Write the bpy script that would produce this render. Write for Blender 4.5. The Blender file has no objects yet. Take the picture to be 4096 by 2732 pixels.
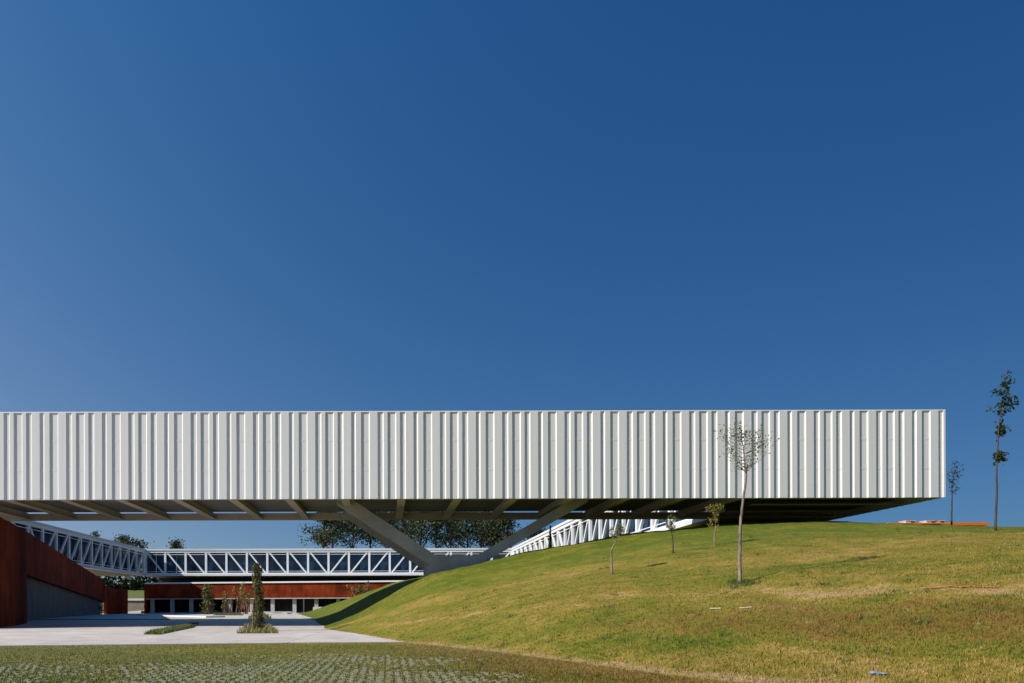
import bpy, bmesh, math, random
import numpy as np
from mathutils import Vector, Matrix, noise as mnoise
R = math.radians
rnd = random.Random(7)
S = bpy.context.scene
COL = S.collection
EY = 1.0                      # eye height; heights below are given relative to the eye and lifted by EY
FPX, VX, VY = 700.0, 388.0, 610.0

# ------------------------------------------------------------------ camera, sky, sun, exposure
cd = bpy.data.cameras.new('camera'); cam = bpy.data.objects.new('camera', cd); COL.objects.link(cam)
cam.location = (0, 0, EY)
cam.rotation_mode = 'XYZ'
cam.rotation_euler = (R(90), R(0.0), 0)
cam.rotation_euler = (Matrix.Rotation(R(90), 3, 'X') @ Matrix.Rotation(R(-0.15), 3, 'Z')).to_euler()
cd.sensor_fit = 'HORIZONTAL'; cd.sensor_width = 36.0
cd.lens = FPX / 1024 * 36.0
cd.shift_x = (512 - VX) / 1024
cd.shift_y = (VY - 341.5) / 1024
cd.clip_start = 0.1; cd.clip_end = 6000
S.camera = cam

SUN = Vector((-1.45, -0.56, 1.0)).normalized()      # towards the sun: left, behind the camera
w = bpy.data.worlds.new('World'); S.world = w; w.use_nodes = True
nt = w.node_tree; nt.nodes.clear()
out = nt.nodes.new('ShaderNodeOutputWorld'); bg = nt.nodes.new('ShaderNodeBackground')
sky = nt.nodes.new('ShaderNodeTexSky'); sky.sky_type = 'NISHITA'; sky.sun_disc = False
sky.sun_elevation = math.asin(SUN.z); sky.sun_rotation = math.atan2(SUN.x, SUN.y)
sky.altitude = 300; sky.air_density = 1.0; sky.dust_density = 0.35; sky.ozone_density = 3.2
bg.inputs['Strength'].default_value = 0.15
tcx = nt.nodes.new('ShaderNodeTexCoord'); sx = nt.nodes.new('ShaderNodeSeparateXYZ')
nt.links.new(tcx.outputs['Generated'], sx.inputs[0])
gm = nt.nodes.new('ShaderNodeGamma'); gm.inputs['Gamma'].default_value = 0.80; nt.links.new(sky.outputs[0], gm.inputs['Color'])
def wm(op, a, b, c=None):
    n = nt.nodes.new('ShaderNodeMath'); n.operation = op
    for i_, v_ in enumerate((a, b, c)):
        if v_ is None: continue
        if isinstance(v_, (int, float)): n.inputs[i_].default_value = v_
        else: nt.links.new(v_, n.inputs[i_])
    return n.outputs[0]
# a clear polarised sky: deeper and bluer away from the sun, smoothly over the whole dome
px_ = wm('MINIMUM', wm('MAXIMUM', sx.outputs['X'], -0.6), 0.75); pz_ = wm('MINIMUM', wm('MAXIMUM', sx.outputs['Z'], 0.0), 0.7)
cc = nt.nodes.new('ShaderNodeCombineColor')
for i_, (a_, b_, c_, z_) in enumerate(((-1.118, -1.287, 0.642, -0.948), (-0.831, -0.707, 0.134, 0.264), (-0.509, -0.430, -0.075, 0.537))):
    ex = wm('MULTIPLY_ADD', pz_, z_, a_)
    ex = wm('ADD', ex, wm('MULTIPLY', px_, wm('MULTIPLY_ADD', px_, c_, b_)))
    nt.links.new(wm('POWER', math.e, ex), cc.inputs[i_])
mu = nt.nodes.new('ShaderNodeMix'); mu.data_type = 'RGBA'; mu.blend_type = 'MULTIPLY'; mu.inputs[0].default_value = 1
nt.links.new(gm.outputs[0], mu.inputs[6]); nt.links.new(cc.outputs[0], mu.inputs[7])
nt.links.new(mu.outputs[2], bg.inputs['Color'])
nt.links.new(bg.outputs[0], out.inputs['Surface'])
sl = bpy.data.lights.new('sun', 'SUN'); sl.energy = 5.0; sl.angle = R(0.53); sl.color = (1, 0.95, 0.87)
so = bpy.data.objects.new('sun', sl); COL.objects.link(so)
so.rotation_euler = SUN.to_track_quat('Z', 'Y').to_euler(); so.location = (-40, -20, 60)
S.view_settings.view_transform = 'Standard'; S.view_settings.look = 'None'
S.view_settings.gamma = 1; S.view_settings.use_curve_mapping = False
S.view_settings.exposure = 0.12

# ------------------------------------------------------------------ helpers
def at(px, py, y):            # a point at distance y in the direction of a picture position
    return Vector(((px - VX) / FPX * y, y, (VY - py) / FPX * y + EY))

def material(name, col, rough=0.7, metal=0.0, spec=0.3, var=None, scale=(1, 1, 1), amount=1.0, bump=0.0, bscale=20, detail=4):
    m = bpy.data.materials.new(name); m.use_nodes = True
    t = m.node_tree; p = t.nodes['Principled BSDF']
    p.inputs['Roughness'].default_value = rough; p.inputs['Metallic'].default_value = metal
    p.inputs['Specular IOR Level'].default_value = spec
    p.inputs['Base Color'].default_value = (*col, 1)
    geo = t.nodes.new('ShaderNodeNewGeometry')
    mp = t.nodes.new('ShaderNodeMapping'); mp.inputs['Scale'].default_value = scale
    t.links.new(geo.outputs['Position'], mp.inputs['Vector'])
    if var:
        n = t.nodes.new('ShaderNodeTexNoise'); n.inputs['Scale'].default_value = 1.0
        n.inputs['Detail'].default_value = detail; n.inputs['Roughness'].default_value = 0.65
        t.links.new(mp.outputs[0], n.inputs['Vector'])
        cr = t.nodes.new('ShaderNodeValToRGB'); cr.color_ramp.elements[0].position = 0.32; cr.color_ramp.elements[1].position = 0.68
        cr.color_ramp.elements[0].color = (*col, 1); cr.color_ramp.elements[1].color = (*var, 1)
        t.links.new(n.outputs['Fac'], cr.inputs['Fac'])
        t.links.new(cr.outputs[0], p.inputs['Base Color'])
    if bump:
        n2 = t.nodes.new('ShaderNodeTexNoise'); n2.inputs['Scale'].default_value = bscale; n2.inputs['Detail'].default_value = 3
        t.links.new(geo.outputs['Position'], n2.inputs['Vector'])
        b = t.nodes.new('ShaderNodeBump'); b.inputs['Strength'].default_value = bump; b.inputs['Distance'].default_value = 0.02
        t.links.new(n2.outputs['Fac'], b.inputs['Height']); t.links.new(b.outputs[0], p.inputs['Normal'])
    return m

M = {}
M['clad'] = material('white_cladding', (0.66, 0.66, 0.64), 0.6, 0, 0.2, (0.72, 0.715, 0.70), (5, 5, 0.12))
M['steel'] = material('white_steel', (0.80, 0.81, 0.81), 0.4, 0, 0.5, (0.85, 0.85, 0.84), (0.6, 0.6, 2))
M['roof'] = material('roof_grey', (0.62, 0.63, 0.63), 0.6, 0, 0.3, (0.7, 0.7, 0.69), (0.5, 0.5, 2))
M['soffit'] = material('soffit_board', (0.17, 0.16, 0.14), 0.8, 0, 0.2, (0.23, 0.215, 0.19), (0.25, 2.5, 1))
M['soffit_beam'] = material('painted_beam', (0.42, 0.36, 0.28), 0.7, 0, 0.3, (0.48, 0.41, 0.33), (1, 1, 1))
M['concrete'] = material('concrete', (0.26, 0.26, 0.26), 0.85, 0, 0.2, (0.38, 0.375, 0.37), (0.9, 0.9, 0.9), bump=0.3, bscale=15)
M['paleconcrete'] = material('pale_concrete', (0.42, 0.41, 0.38), 0.85, 0, 0.2, (0.54, 0.53, 0.5), (1.2, 1.2, 1.2), bump=0.2)
M['paving'] = material('paving_concrete', (0.56, 0.495, 0.45), 0.9, 0, 0.15, (0.67, 0.60, 0.55), (0.28, 0.28, 0.28), bump=0.25, bscale=30, detail=8)
def slab_tone(m, amt):
    t = m.node_tree; p = t.nodes['Principled BSDF']; l = p.inputs['Base Color'].links[0]; src = l.from_socket
    oi = t.nodes.new('ShaderNodeObjectInfo'); mr_ = t.nodes.new('ShaderNodeMapRange'); mr_.inputs[3].default_value = 1-amt; mr_.inputs[4].default_value = 1+amt
    geo = t.nodes.new('ShaderNodeNewGeometry'); n = t.nodes.new('ShaderNodeTexNoise'); n.inputs['Scale'].default_value = 1.1; n.inputs['Detail'].default_value = 7
    t.links.new(geo.outputs['Position'], n.inputs['Vector'])
    st = t.nodes.new('ShaderNodeMapRange'); st.inputs[1].default_value = .38; st.inputs[2].default_value = .6; st.inputs[3].default_value = .88; st.inputs[4].default_value = 1.03
    t.links.new(n.outputs['Fac'], st.inputs[0]); mm = t.nodes.new('ShaderNodeMath'); mm.operation = 'MULTIPLY'
    t.links.new(oi.outputs['Random'], mr_.inputs[0]); t.links.new(mr_.outputs[0], mm.inputs[0]); t.links.new(st.outputs[0], mm.inputs[1])
    vm = t.nodes.new('ShaderNodeVectorMath'); vm.operation = 'SCALE'; t.links.new(src, vm.inputs[0]); t.links.new(mm.outputs[0], vm.inputs['Scale'])
    t.links.new(vm.outputs[0], p.inputs['Base Color'])
slab_tone(M['paving'], 0.05)
M['white'] = material('white_stone', (0.72, 0.71, 0.68), 0.7, 0, 0.3, (0.62, 0.61, 0.58), (2, 2, 2))
M['stone'] = material('brown_stone', (0.24, 0.19, 0.16), 0.9, 0, 0.2, (0.34, 0.28, 0.24), (2, 2, 3))
M['dark'] = material('dark_recess', (0.02, 0.022, 0.025), 0.8)
M['bark'] = material('grey_bark', (0.13, 0.10, 0.08), 0.9, 0, 0.15, (0.32, 0.27, 0.23), (14, 14, 5), bump=0.6, bscale=60)
M['darkbark'] = material('dark_bark', (0.05, 0.038, 0.03), 0.9, 0, 0.15, (0.10, 0.08, 0.06), (8, 8, 3))
M['pinebark'] = material('pine_bark', (0.10, 0.06, 0.045), 0.9, 0, 0.15, (0.17, 0.11, 0.085), (2, 2, 1))
M['orange'] = material('orange_paint', (0.80, 0.20, 0.01), 0.7, 0, 0.3, (0.72, 0.17, 0.01), (1, 1, 1))
M['orangenet'] = material('orange_plastic', (0.42, 0.14, 0.06), 0.7, 0, 0.3, (0.40, 0.22, 0.10), (5, 5, 5))
M['greywall'] = material('grey_wall_panel', (0.08, 0.09, 0.10), 0.7, 0, 0.2, (0.125, 0.135, 0.145), (0.7, 0.7, 0.3))
M['darkglass'] = material('dark_glass', (0.008, 0.009, 0.010), 0.15, 0, 0.35, (0.02, 0.022, 0.024), (0.5, 0.5, 1))
M['greysteel'] = material('grey_steel', (0.10, 0.12, 0.14), 0.5, 0, 0.3, (0.15, 0.17, 0.19), (1, 1, 1))
M['wood'] = material('pale_wood', (0.78, 0.77, 0.66), 0.7, 0, 0.3, (0.62, 0.58, 0.46), (5, 5, 5))
M['bluebag'] = material('blue_plastic', (0.16, 0.22, 0.42), 0.35, 0, 0.5, (0.45, 0.5, 0.62), (14, 14, 14))

# corten steel: rust with vertical runs and blotches
def corten():
    m = bpy.data.materials.new('corten_steel'); m.use_nodes = True
    t = m.node_tree; p = t.nodes['Principled BSDF']; p.inputs['Roughness'].default_value = 0.85
    p.inputs['Specular IOR Level'].default_value = 0.06
    geo = t.nodes.new('ShaderNodeNewGeometry'); oi = t.nodes.new('ShaderNodeObjectInfo')
    mp = t.nodes.new('ShaderNodeMapping'); mp.inputs['Scale'].default_value = (0.9, 0.9, 0.22)
    t.links.new(geo.outputs['Position'], mp.inputs['Vector'])
    n = t.nodes.new('ShaderNodeTexNoise'); n.inputs['Scale'].default_value = 1; n.inputs['Detail'].default_value = 6
    t.links.new(mp.outputs[0], n.inputs['Vector'])
    n2 = t.nodes.new('ShaderNodeTexNoise'); n2.inputs['Scale'].default_value = 0.7; n2.inputs['Detail'].default_value = 7
    t.links.new(geo.outputs['Position'], n2.inputs['Vector'])
    a = t.nodes.new('ShaderNodeMath'); a.operation = 'ADD'; t.links.new(n.outputs['Fac'], a.inputs[0]); t.links.new(n2.outputs['Fac'], a.inputs[1])
    b = t.nodes.new('ShaderNodeMath'); b.operation = 'MULTIPLY_ADD'; t.links.new(oi.outputs['Random'], b.inputs[0]); b.inputs[1].default_value = 0.30
    t.links.new(a.outputs[0], b.inputs[2])
    cr = t.nodes.new('ShaderNodeValToRGB'); e = cr.color_ramp.elements
    e[0].position = 0.40; e[0].color = (0.075, 0.013, 0.005, 1); e[1].position = 0.80; e[1].color = (0.30, 0.055, 0.015, 1)
    x = e.new(0.6); x.color = (0.19, 0.03, 0.009, 1)
    c = t.nodes.new('ShaderNodeMath'); c.operation = 'MULTIPLY'; c.inputs[1].default_value = 0.5; t.links.new(b.outputs[0], c.inputs[0])
    t.links.new(c.outputs[0], cr.inputs['Fac']); t.links.new(cr.outputs[0], p.inputs['Base Color'])
    return m
M['corten'] = corten()

def glass():
    m = bpy.data.materials.new('tinted_glass'); m.use_nodes = True
    t = m.node_tree; p = t.nodes['Principled BSDF']
    geo = t.nodes.new('ShaderNodeNewGeometry'); oi = t.nodes.new('ShaderNodeObjectInfo')
    n = t.nodes.new('ShaderNodeTexNoise'); n.inputs['Scale'].default_value = 0.6; n.inputs['Detail'].default_value = 3
    t.links.new(geo.outputs['Position'], n.inputs['Vector'])
    a = t.nodes.new('ShaderNodeMath'); a.operation = 'MULTIPLY_ADD'; t.links.new(oi.outputs['Random'], a.inputs[0]); a.inputs[1].default_value = 0.25
    t.links.new(n.outputs['Fac'], a.inputs[2])
    cr = t.nodes.new('ShaderNodeValToRGB'); e = cr.color_ramp.elements
    e[0].position = 0.35; e[0].color = (0.006, 0.016, 0.036, 1); e[1].position = 0.85; e[1].color = (0.018, 0.05, 0.10, 1)
    t.links.new(a.outputs[0], cr.inputs['Fac']); t.links.new(cr.outputs[0], p.inputs['Base Color'])
    p.inputs['Roughness'].default_value = 0.12; p.inputs['Specular IOR Level'].default_value = 0.55
    b = t.nodes.new('ShaderNodeBump'); b.inputs['Strength'].default_value = 0.05; b.inputs['Distance'].default_value = 0.05
    t.links.new(n.outputs['Fac'], b.inputs['Height']); t.links.new(b.outputs[0], p.inputs['Normal'])
    return m
M['glass'] = glass()

def leafmat(name, c1, c2, sc=6.0, trans=0.3):
    m = bpy.data.materials.new(name); m.use_nodes = True
    t = m.node_tree; p = t.nodes['Principled BSDF']; p.inputs['Roughness'].default_value = 0.6
    p.inputs['Specular IOR Level'].default_value = 0.25
    geo = t.nodes.new('ShaderNodeNewGeometry')
    cr = t.nodes.new('ShaderNodeValToRGB'); e = cr.color_ramp.elements
    e[0].color = (*c1, 1); e[1].color = (*c2, 1)
    t.links.new(geo.outputs['Random Per Island'], cr.inputs['Fac'])
    t.links.new(cr.outputs[0], p.inputs['Base Color'])
    tr = t.nodes.new('ShaderNodeBsdfTranslucent'); t.links.new(cr.outputs[0], tr.inputs['Color'])
    mx = t.nodes.new('ShaderNodeMixShader'); mx.inputs[0].default_value = trans
    o = t.nodes['Material Output']
    t.links.new(p.outputs[0], mx.inputs[1]); t.links.new(tr.outputs[0], mx.inputs[2]); t.links.new(mx.outputs[0], o.inputs['Surface'])
    return m
M['leaf_pale'] = leafmat('pale_leaf', (0.09, 0.11, 0.04), (0.22, 0.24, 0.12))
M['leaf_dry'] = leafmat('yellowing_leaf', (0.16, 0.12, 0.02), (0.34, 0.30, 0.05))
M['leaf_dark'] = leafmat('dark_leaf', (0.018, 0.04, 0.014), (0.05, 0.09, 0.03))
M['leaf_pine'] = leafmat('pine_needles', (0.022, 0.036, 0.014), (0.095, 0.115, 0.04), trans=0.25)
M['leaf_col'] = leafmat('column_leaf', (0.07, 0.075, 0.02), (0.20, 0.18, 0.05), trans=0.2)
M['stalk'] = leafmat('dry_stalk', (0.20, 0.13, 0.06), (0.36, 0.26, 0.13), trans=0.1)
M['hedge'] = leafmat('far_foliage', (0.012, 0.02, 0.008), (0.035, 0.05, 0.018), trans=0.15)

def link(name, me, mats, parent=None):
    o = bpy.data.objects.new(name, me); COL.objects.link(o)
    if isinstance(mats, (list, tuple)):
        for m in mats: me.materials.append(m)
    elif mats and not me.materials: me.materials.append(mats)
    if parent: o.parent = parent
    return o
def tag(o, label=None, cat=None, group=None, kind=None):
    if label: o['label'] = label
    if cat: o['category'] = cat
    if group: o['group'] = group
    if kind: o['kind'] = kind
    return o
def thing(name, label, cat, group=None, loc=(0, 0, 0)):
    o = bpy.data.objects.new(name, None); COL.objects.link(o); o.location = loc
    return tag(o, label, cat, group)

class MB:
    def __init__(s): s.v = []; s.f = []
    def box(s, a, b):
        x0, y0, z0 = a; x1, y1, z1 = b; k = len(s.v)
        s.v += [(x0,y0,z0),(x1,y0,z0),(x1,y1,z0),(x0,y1,z0),(x0,y0,z1),(x1,y0,z1),(x1,y1,z1),(x0,y1,z1)]
        s.f += [tuple(k+i for i in q) for q in ((0,3,2,1),(4,5,6,7),(0,1,5,4),(1,2,6,5),(2,3,7,6),(3,0,4,7))]
        return s
    def hexa(s, p):           # eight corners: bottom four, top four
        k = len(s.v); s.v += [tuple(q) for q in p]
        s.f += [tuple(k+i for i in q) for q in ((0,3,2,1),(4,5,6,7),(0,1,5,4),(1,2,6,5),(2,3,7,6),(3,0,4,7))]
        return s
    def bar(s, a, b, wx, wy, side=Vector((1, 0, 0))):   # square bar from a to b
        a = Vector(a); b = Vector(b); d = (b - a).normalized()
        u = side - d * side.dot(d)
        u.normalize(); v = d.cross(u)
        p = []
        for c in (a, b):
            for i, j in ((-1,-1),(1,-1),(1,1),(-1,1)): p.append(c + u*(i*wx/2) + v*(j*wy/2))
        return s.hexa(p)
    def prism(s, prof, z0, z1):   # profile in xy extruded along z
        k = len(s.v); n = len(prof)
        s.v += [(x, y, z0) for x, y in prof] + [(x, y, z1) for x, y in prof]
        for i in range(n):
            j = (i+1) % n; s.f.append((k+i, k+j, k+n+j, k+n+i))
        s.f.append(tuple(k+i for i in reversed(range(n)))); s.f.append(tuple(k+n+i for i in range(n)))
        return s
    def tube(s, pts, rad, seg=7):
        k = len(s.v); n = len(pts); pts = [Vector(p) for p in pts]
        for i, p in enumerate(pts):
            d = (pts[min(i+1, n-1)] - pts[max(i-1, 0)])
            if d.length < 1e-6: d = Vector((0, 0, 1))
            d.normalize()
            ref = Vector((0.3, 1, 0.1)) if abs(d.z) > 0.6 else Vector((0, 0, 1))
            u = d.cross(ref).normalized(); v = d.cross(u)
            for j in range(seg):
                a = 2*math.pi*j/seg
                s.v.append(tuple(p + (u*math.cos(a) + v*math.sin(a))*rad[i]))
        for i in range(n-1):
            for j in range(seg):
                a = k+i*seg+j; b = k+i*seg+(j+1) % seg
                s.f.append((a, b, b+seg, a+seg))
        s.f.append(tuple(k+j for j in reversed(range(seg)))); s.f.append(tuple(k+(n-1)*seg+j for j in range(seg)))
        return s
    def mesh(s, name):
        me = bpy.data.meshes.new(name); me.from_pydata(s.v, [], s.f)
        bm = bmesh.new(); bm.from_mesh(me); bmesh.ops.recalc_face_normals(bm, faces=bm.faces); bm.to_mesh(me); bm.free()
        return me
    def build(s, name, mat, parent=None, smooth=False):
        me = s.mesh(name)
        if smooth:
            for p in me.polygons: p.use_smooth = True
        return link(name, me, mat, parent)

def fastmesh(name, verts, nv):       # independent polygons of nv corners each
    verts = np.asarray(verts, dtype=np.float32).reshape(-1, 3); n = len(verts)
    me = bpy.data.meshes.new(name)
    me.vertices.add(n); me.vertices.foreach_set('co', verts.ravel())
    me.loops.add(n); me.loops.foreach_set('vertex_index', np.arange(n, dtype=np.int32))
    k = n // nv; me.polygons.add(k)
    me.polygons.foreach_set('loop_start', np.arange(0, n, nv, dtype=np.int32))
    me.update(calc_edges=True)
    return me

# ------------------------------------------------------------------ terrain
NR = np.random.default_rng(11)
gY = [-200, 5, 17, 30, 36, 40, 45, 60, 101, 200, 2500]
gZ = [-1.0, -0.95, -0.86, -0.84, -0.80, -0.68, -0.55, -0.50, -0.43, -0.3, -0.3]
def G(Y): return np.interp(Y, gY, gZ)
pX = [-40, -2.9, -1.9, -0.9, 0.1, 1.04, 2.2, 4.3, 5.9, 8.4, 11.5, 14.6, 17.6, 20.3, 23.8, 30, 60, 200]
pP = [-0.86, -0.86, -0.5, 0.0, 0.60, 1.1, 1.65, 2.12, 2.52, 3.05, 3.6, 3.88, 4.02, 4.04, 3.95, 3.84, 3.3, 2.0]
xs_ = np.linspace(-40, 200, 2401); ps_ = np.interp(xs_, pX, pP)
ker = np.hanning(15); ker /= ker.sum(); ps_[7:-7] = np.convolve(ps_, ker, 'valid')
def P(X): return np.interp(X, xs_, ps_)
tX = [-40, -10, -4.6, -2.7, -1.2, 0.32, 2.4, 3.6, 4.2, 6.5, 10, 20, 40, 200]
tY = [100, 50, 36, 29.5, 24.8, 18.6, 14.2, 10.6, 9.1, 6, 2, -4, -8, -8]
YC = 33.0
sT = [0, 0.05, 0.2, 0.39, 0.74, 0.9, 0.97, 1.0, 2]; sV = [0, 0.04, 0.19, 0.385, 0.70, 0.87, 0.965, 1.0, 1.0]
def tpar(X, Y):
    toe = np.interp(X, tX, tY); toe = np.minimum(toe, YC - 3.5)
    return (Y - toe) / (YC - toe)
def bumps(X, Y):
    r = 0.035*np.sin(X*1.3+0.6*np.sin(Y*0.7))*np.cos(Y*0.9+1.1)
    r += 0.02*np.sin(X*3.1+Y*1.7)*np.sin(Y*2.9-X*1.1) + 0.010*np.sin(X*6.7-Y*5.3)*np.sin(Y*7.9+X*2.2)
    r += 0.05*np.sin(X*0.33+1.0)*np.sin(Y*0.42+0.4)
    return r
def H(X, Y):                          # terrain height relative to the eye
    X = np.asarray(X, float); Y = np.asarray(Y, float)
    g = G(Y)
    back = np.maximum(Y - YC, 0)
    pk = P(X + 0.15*np.minimum(back, 60)) + 0.86
    dec = np.clip(1 - 0.0075*back, 0.35, 1)
    t = np.clip(tpar(X, Y), 0, 2)
    s = np.interp(t, sT, sV)
    rise = pk*dec*s
    amp = np.clip(rise*1.5, 0, 1)
    far = np.clip((Y - 105) / 60, 0, 1) * np.clip((X+60)/40, 0, 1)
    rise = rise + bumps(X, Y)*amp + 0.0*far
    left = np.clip((-X - 48)/30, 0, 1)*np.clip((Y-10)/40, 0, 1)*2.2     # gentle rise beyond the left wing
    return g + np.maximum(rise, 0) + left + 0.004*np.sin(X*9+Y*7)*np.sin(Y*11)

def hit(px, py, y0=6, y1=110):        # where the sight line through a picture position meets the terrain
    ys = np.linspace(y0, y1, 8000); X = (px-VX)/FPX*ys; Z = (VY-py)/FPX*ys
    h = H(X, ys); k = np.argmax(Z <= h)
    return Vector((X[k], ys[k], h[k]+EY))

def axis(parts):
    a = []
    for lo, hi, st in parts: a += list(np.arange(lo, hi, st))
    a.append(parts[-1][1]); return np.array(a)
ax = axis([(-2500, -500, 500), (-500, -100, 50), (-100, -20, 3), (-20, -6, 0.5), (-6, 14, 0.14), (14, 36, 0.3), (36, 60, 2), (60, 200, 20), (200, 2500, 400)])
ay = axis([(-200, -20, 30), (-20, 6, 2), (6, 14, 0.1), (14, 36, 0.2), (36, 60, 0.6), (60, 120, 2), (120, 400, 20), (400, 4800, 400)])
XX, YY = np.meshgrid(ax, ay)
ZZ = H(XX, YY) + EY
me = bpy.data.meshes.new('ground')
nx, ny = len(ax), len(ay)
vv = np.stack([XX, YY, ZZ], -1).reshape(-1, 3).astype(np.float32)
ii = (np.arange(ny-1)[:, None]*nx + np.arange(nx-1)[None, :]).ravel()
ff = np.stack([ii, ii+1, ii+nx+1, ii+nx], -1).astype(np.int32)
me.vertices.add(len(vv)); me.vertices.foreach_set('co', vv.ravel())
me.loops.add(ff.size); me.loops.foreach_set('vertex_index', ff.ravel())
me.polygons.add(len(ff)); me.polygons.foreach_set('loop_start', np.arange(0, ff.size, 4, dtype=np.int32))
me.update(calc_edges=True)
me.polygons.foreach_set('use_smooth', np.ones(len(ff), dtype=bool))

def zones(X, Y):
    """soil and grass zones: r = dryness (green..straw), g = rusty brown, b = bare sandy earth"""
    t = tpar(X, Y)
    wob = 0.03*np.sin(X*0.55+1.3) + 0.02*np.sin(X*1.7+Y*0.8) + 0.012*np.sin(X*4.1)
    u = t + wob
    on = (t > 0)
    dry = np.interp(u, [-0.2, 0, 0.05, 0.09, 0.12, 0.2, 0.27, 0.31, 0.37, 0.46, 0.52, 0.58, 0.63, 0.70, 0.80, 1.0],
                       [0.45, 0.75, 0.62, 0.25, 0.42, 0.50, 0.55, 0.74, 0.50, 0.40, 0.46, 0.66, 0.52, 0.28, 0.16, 0.12])
    left = np.clip((7 - X)/7, 0, 1)*on
    dry = dry*(1-0.10*left)
    rust = np.interp(u, [0.09, 0.13, 0.19, 0.24, 0.28], [0.0, 0.55, 0.75, 0.40, 0.0])*np.clip((X-2.5)/3.5, 0.1, 1)
    rust = np.maximum(rust, np.interp(u, [0.5, 0.58, 0.66], [0, 0.32, 0])*on)
    bare = np.interp(u, [0.265, 0.29, 0.315, 0.35], [0, 0.68, 0.5, 0])*(0.62+0.38*np.sin(X*0.8+0.5))
    bare = np.maximum(bare, np.interp(u, [0.42, 0.5, 0.56], [0, 0.35, 0])*np.clip(np.sin(X*0.9+Y*0.3), 0, 1))
    edge = np.exp(-((t-0.012)/0.02)**2)
    bare = np.maximum(bare, edge*0.8)
    plot = (t <= 0) & (Y < 19) & (X > -2)       # trodden margin between the turf paving and the slope
    rust = np.where(plot, np.clip((X+2)/3, 0, 1)*0.7, rust)
    rust = np.where((t <= 0) & (Y > 14.5) & (Y < 19), np.maximum(rust, 0.35*np.clip((Y-14.5)/2, 0, 1)), rust)
    lawnish = ((t <= 0) & (X < 3))*np.clip((3-X)/4, 0, 1)*np.clip((Y+30)/35, 0, 1)*(0.85-0.5*np.clip((Y-12)/5, 0, 1)*np.clip((X+7)/4, 0, 1))
    return np.clip(np.stack([dry, rust, bare, 1-lawnish], -1), 0, 1)
ca = me.color_attributes.new('zone', 'FLOAT_COLOR', 'POINT')
ca.data.foreach_set('color', zones(vv[:, 0], vv[:, 1]).astype(np.float32).ravel())

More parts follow.
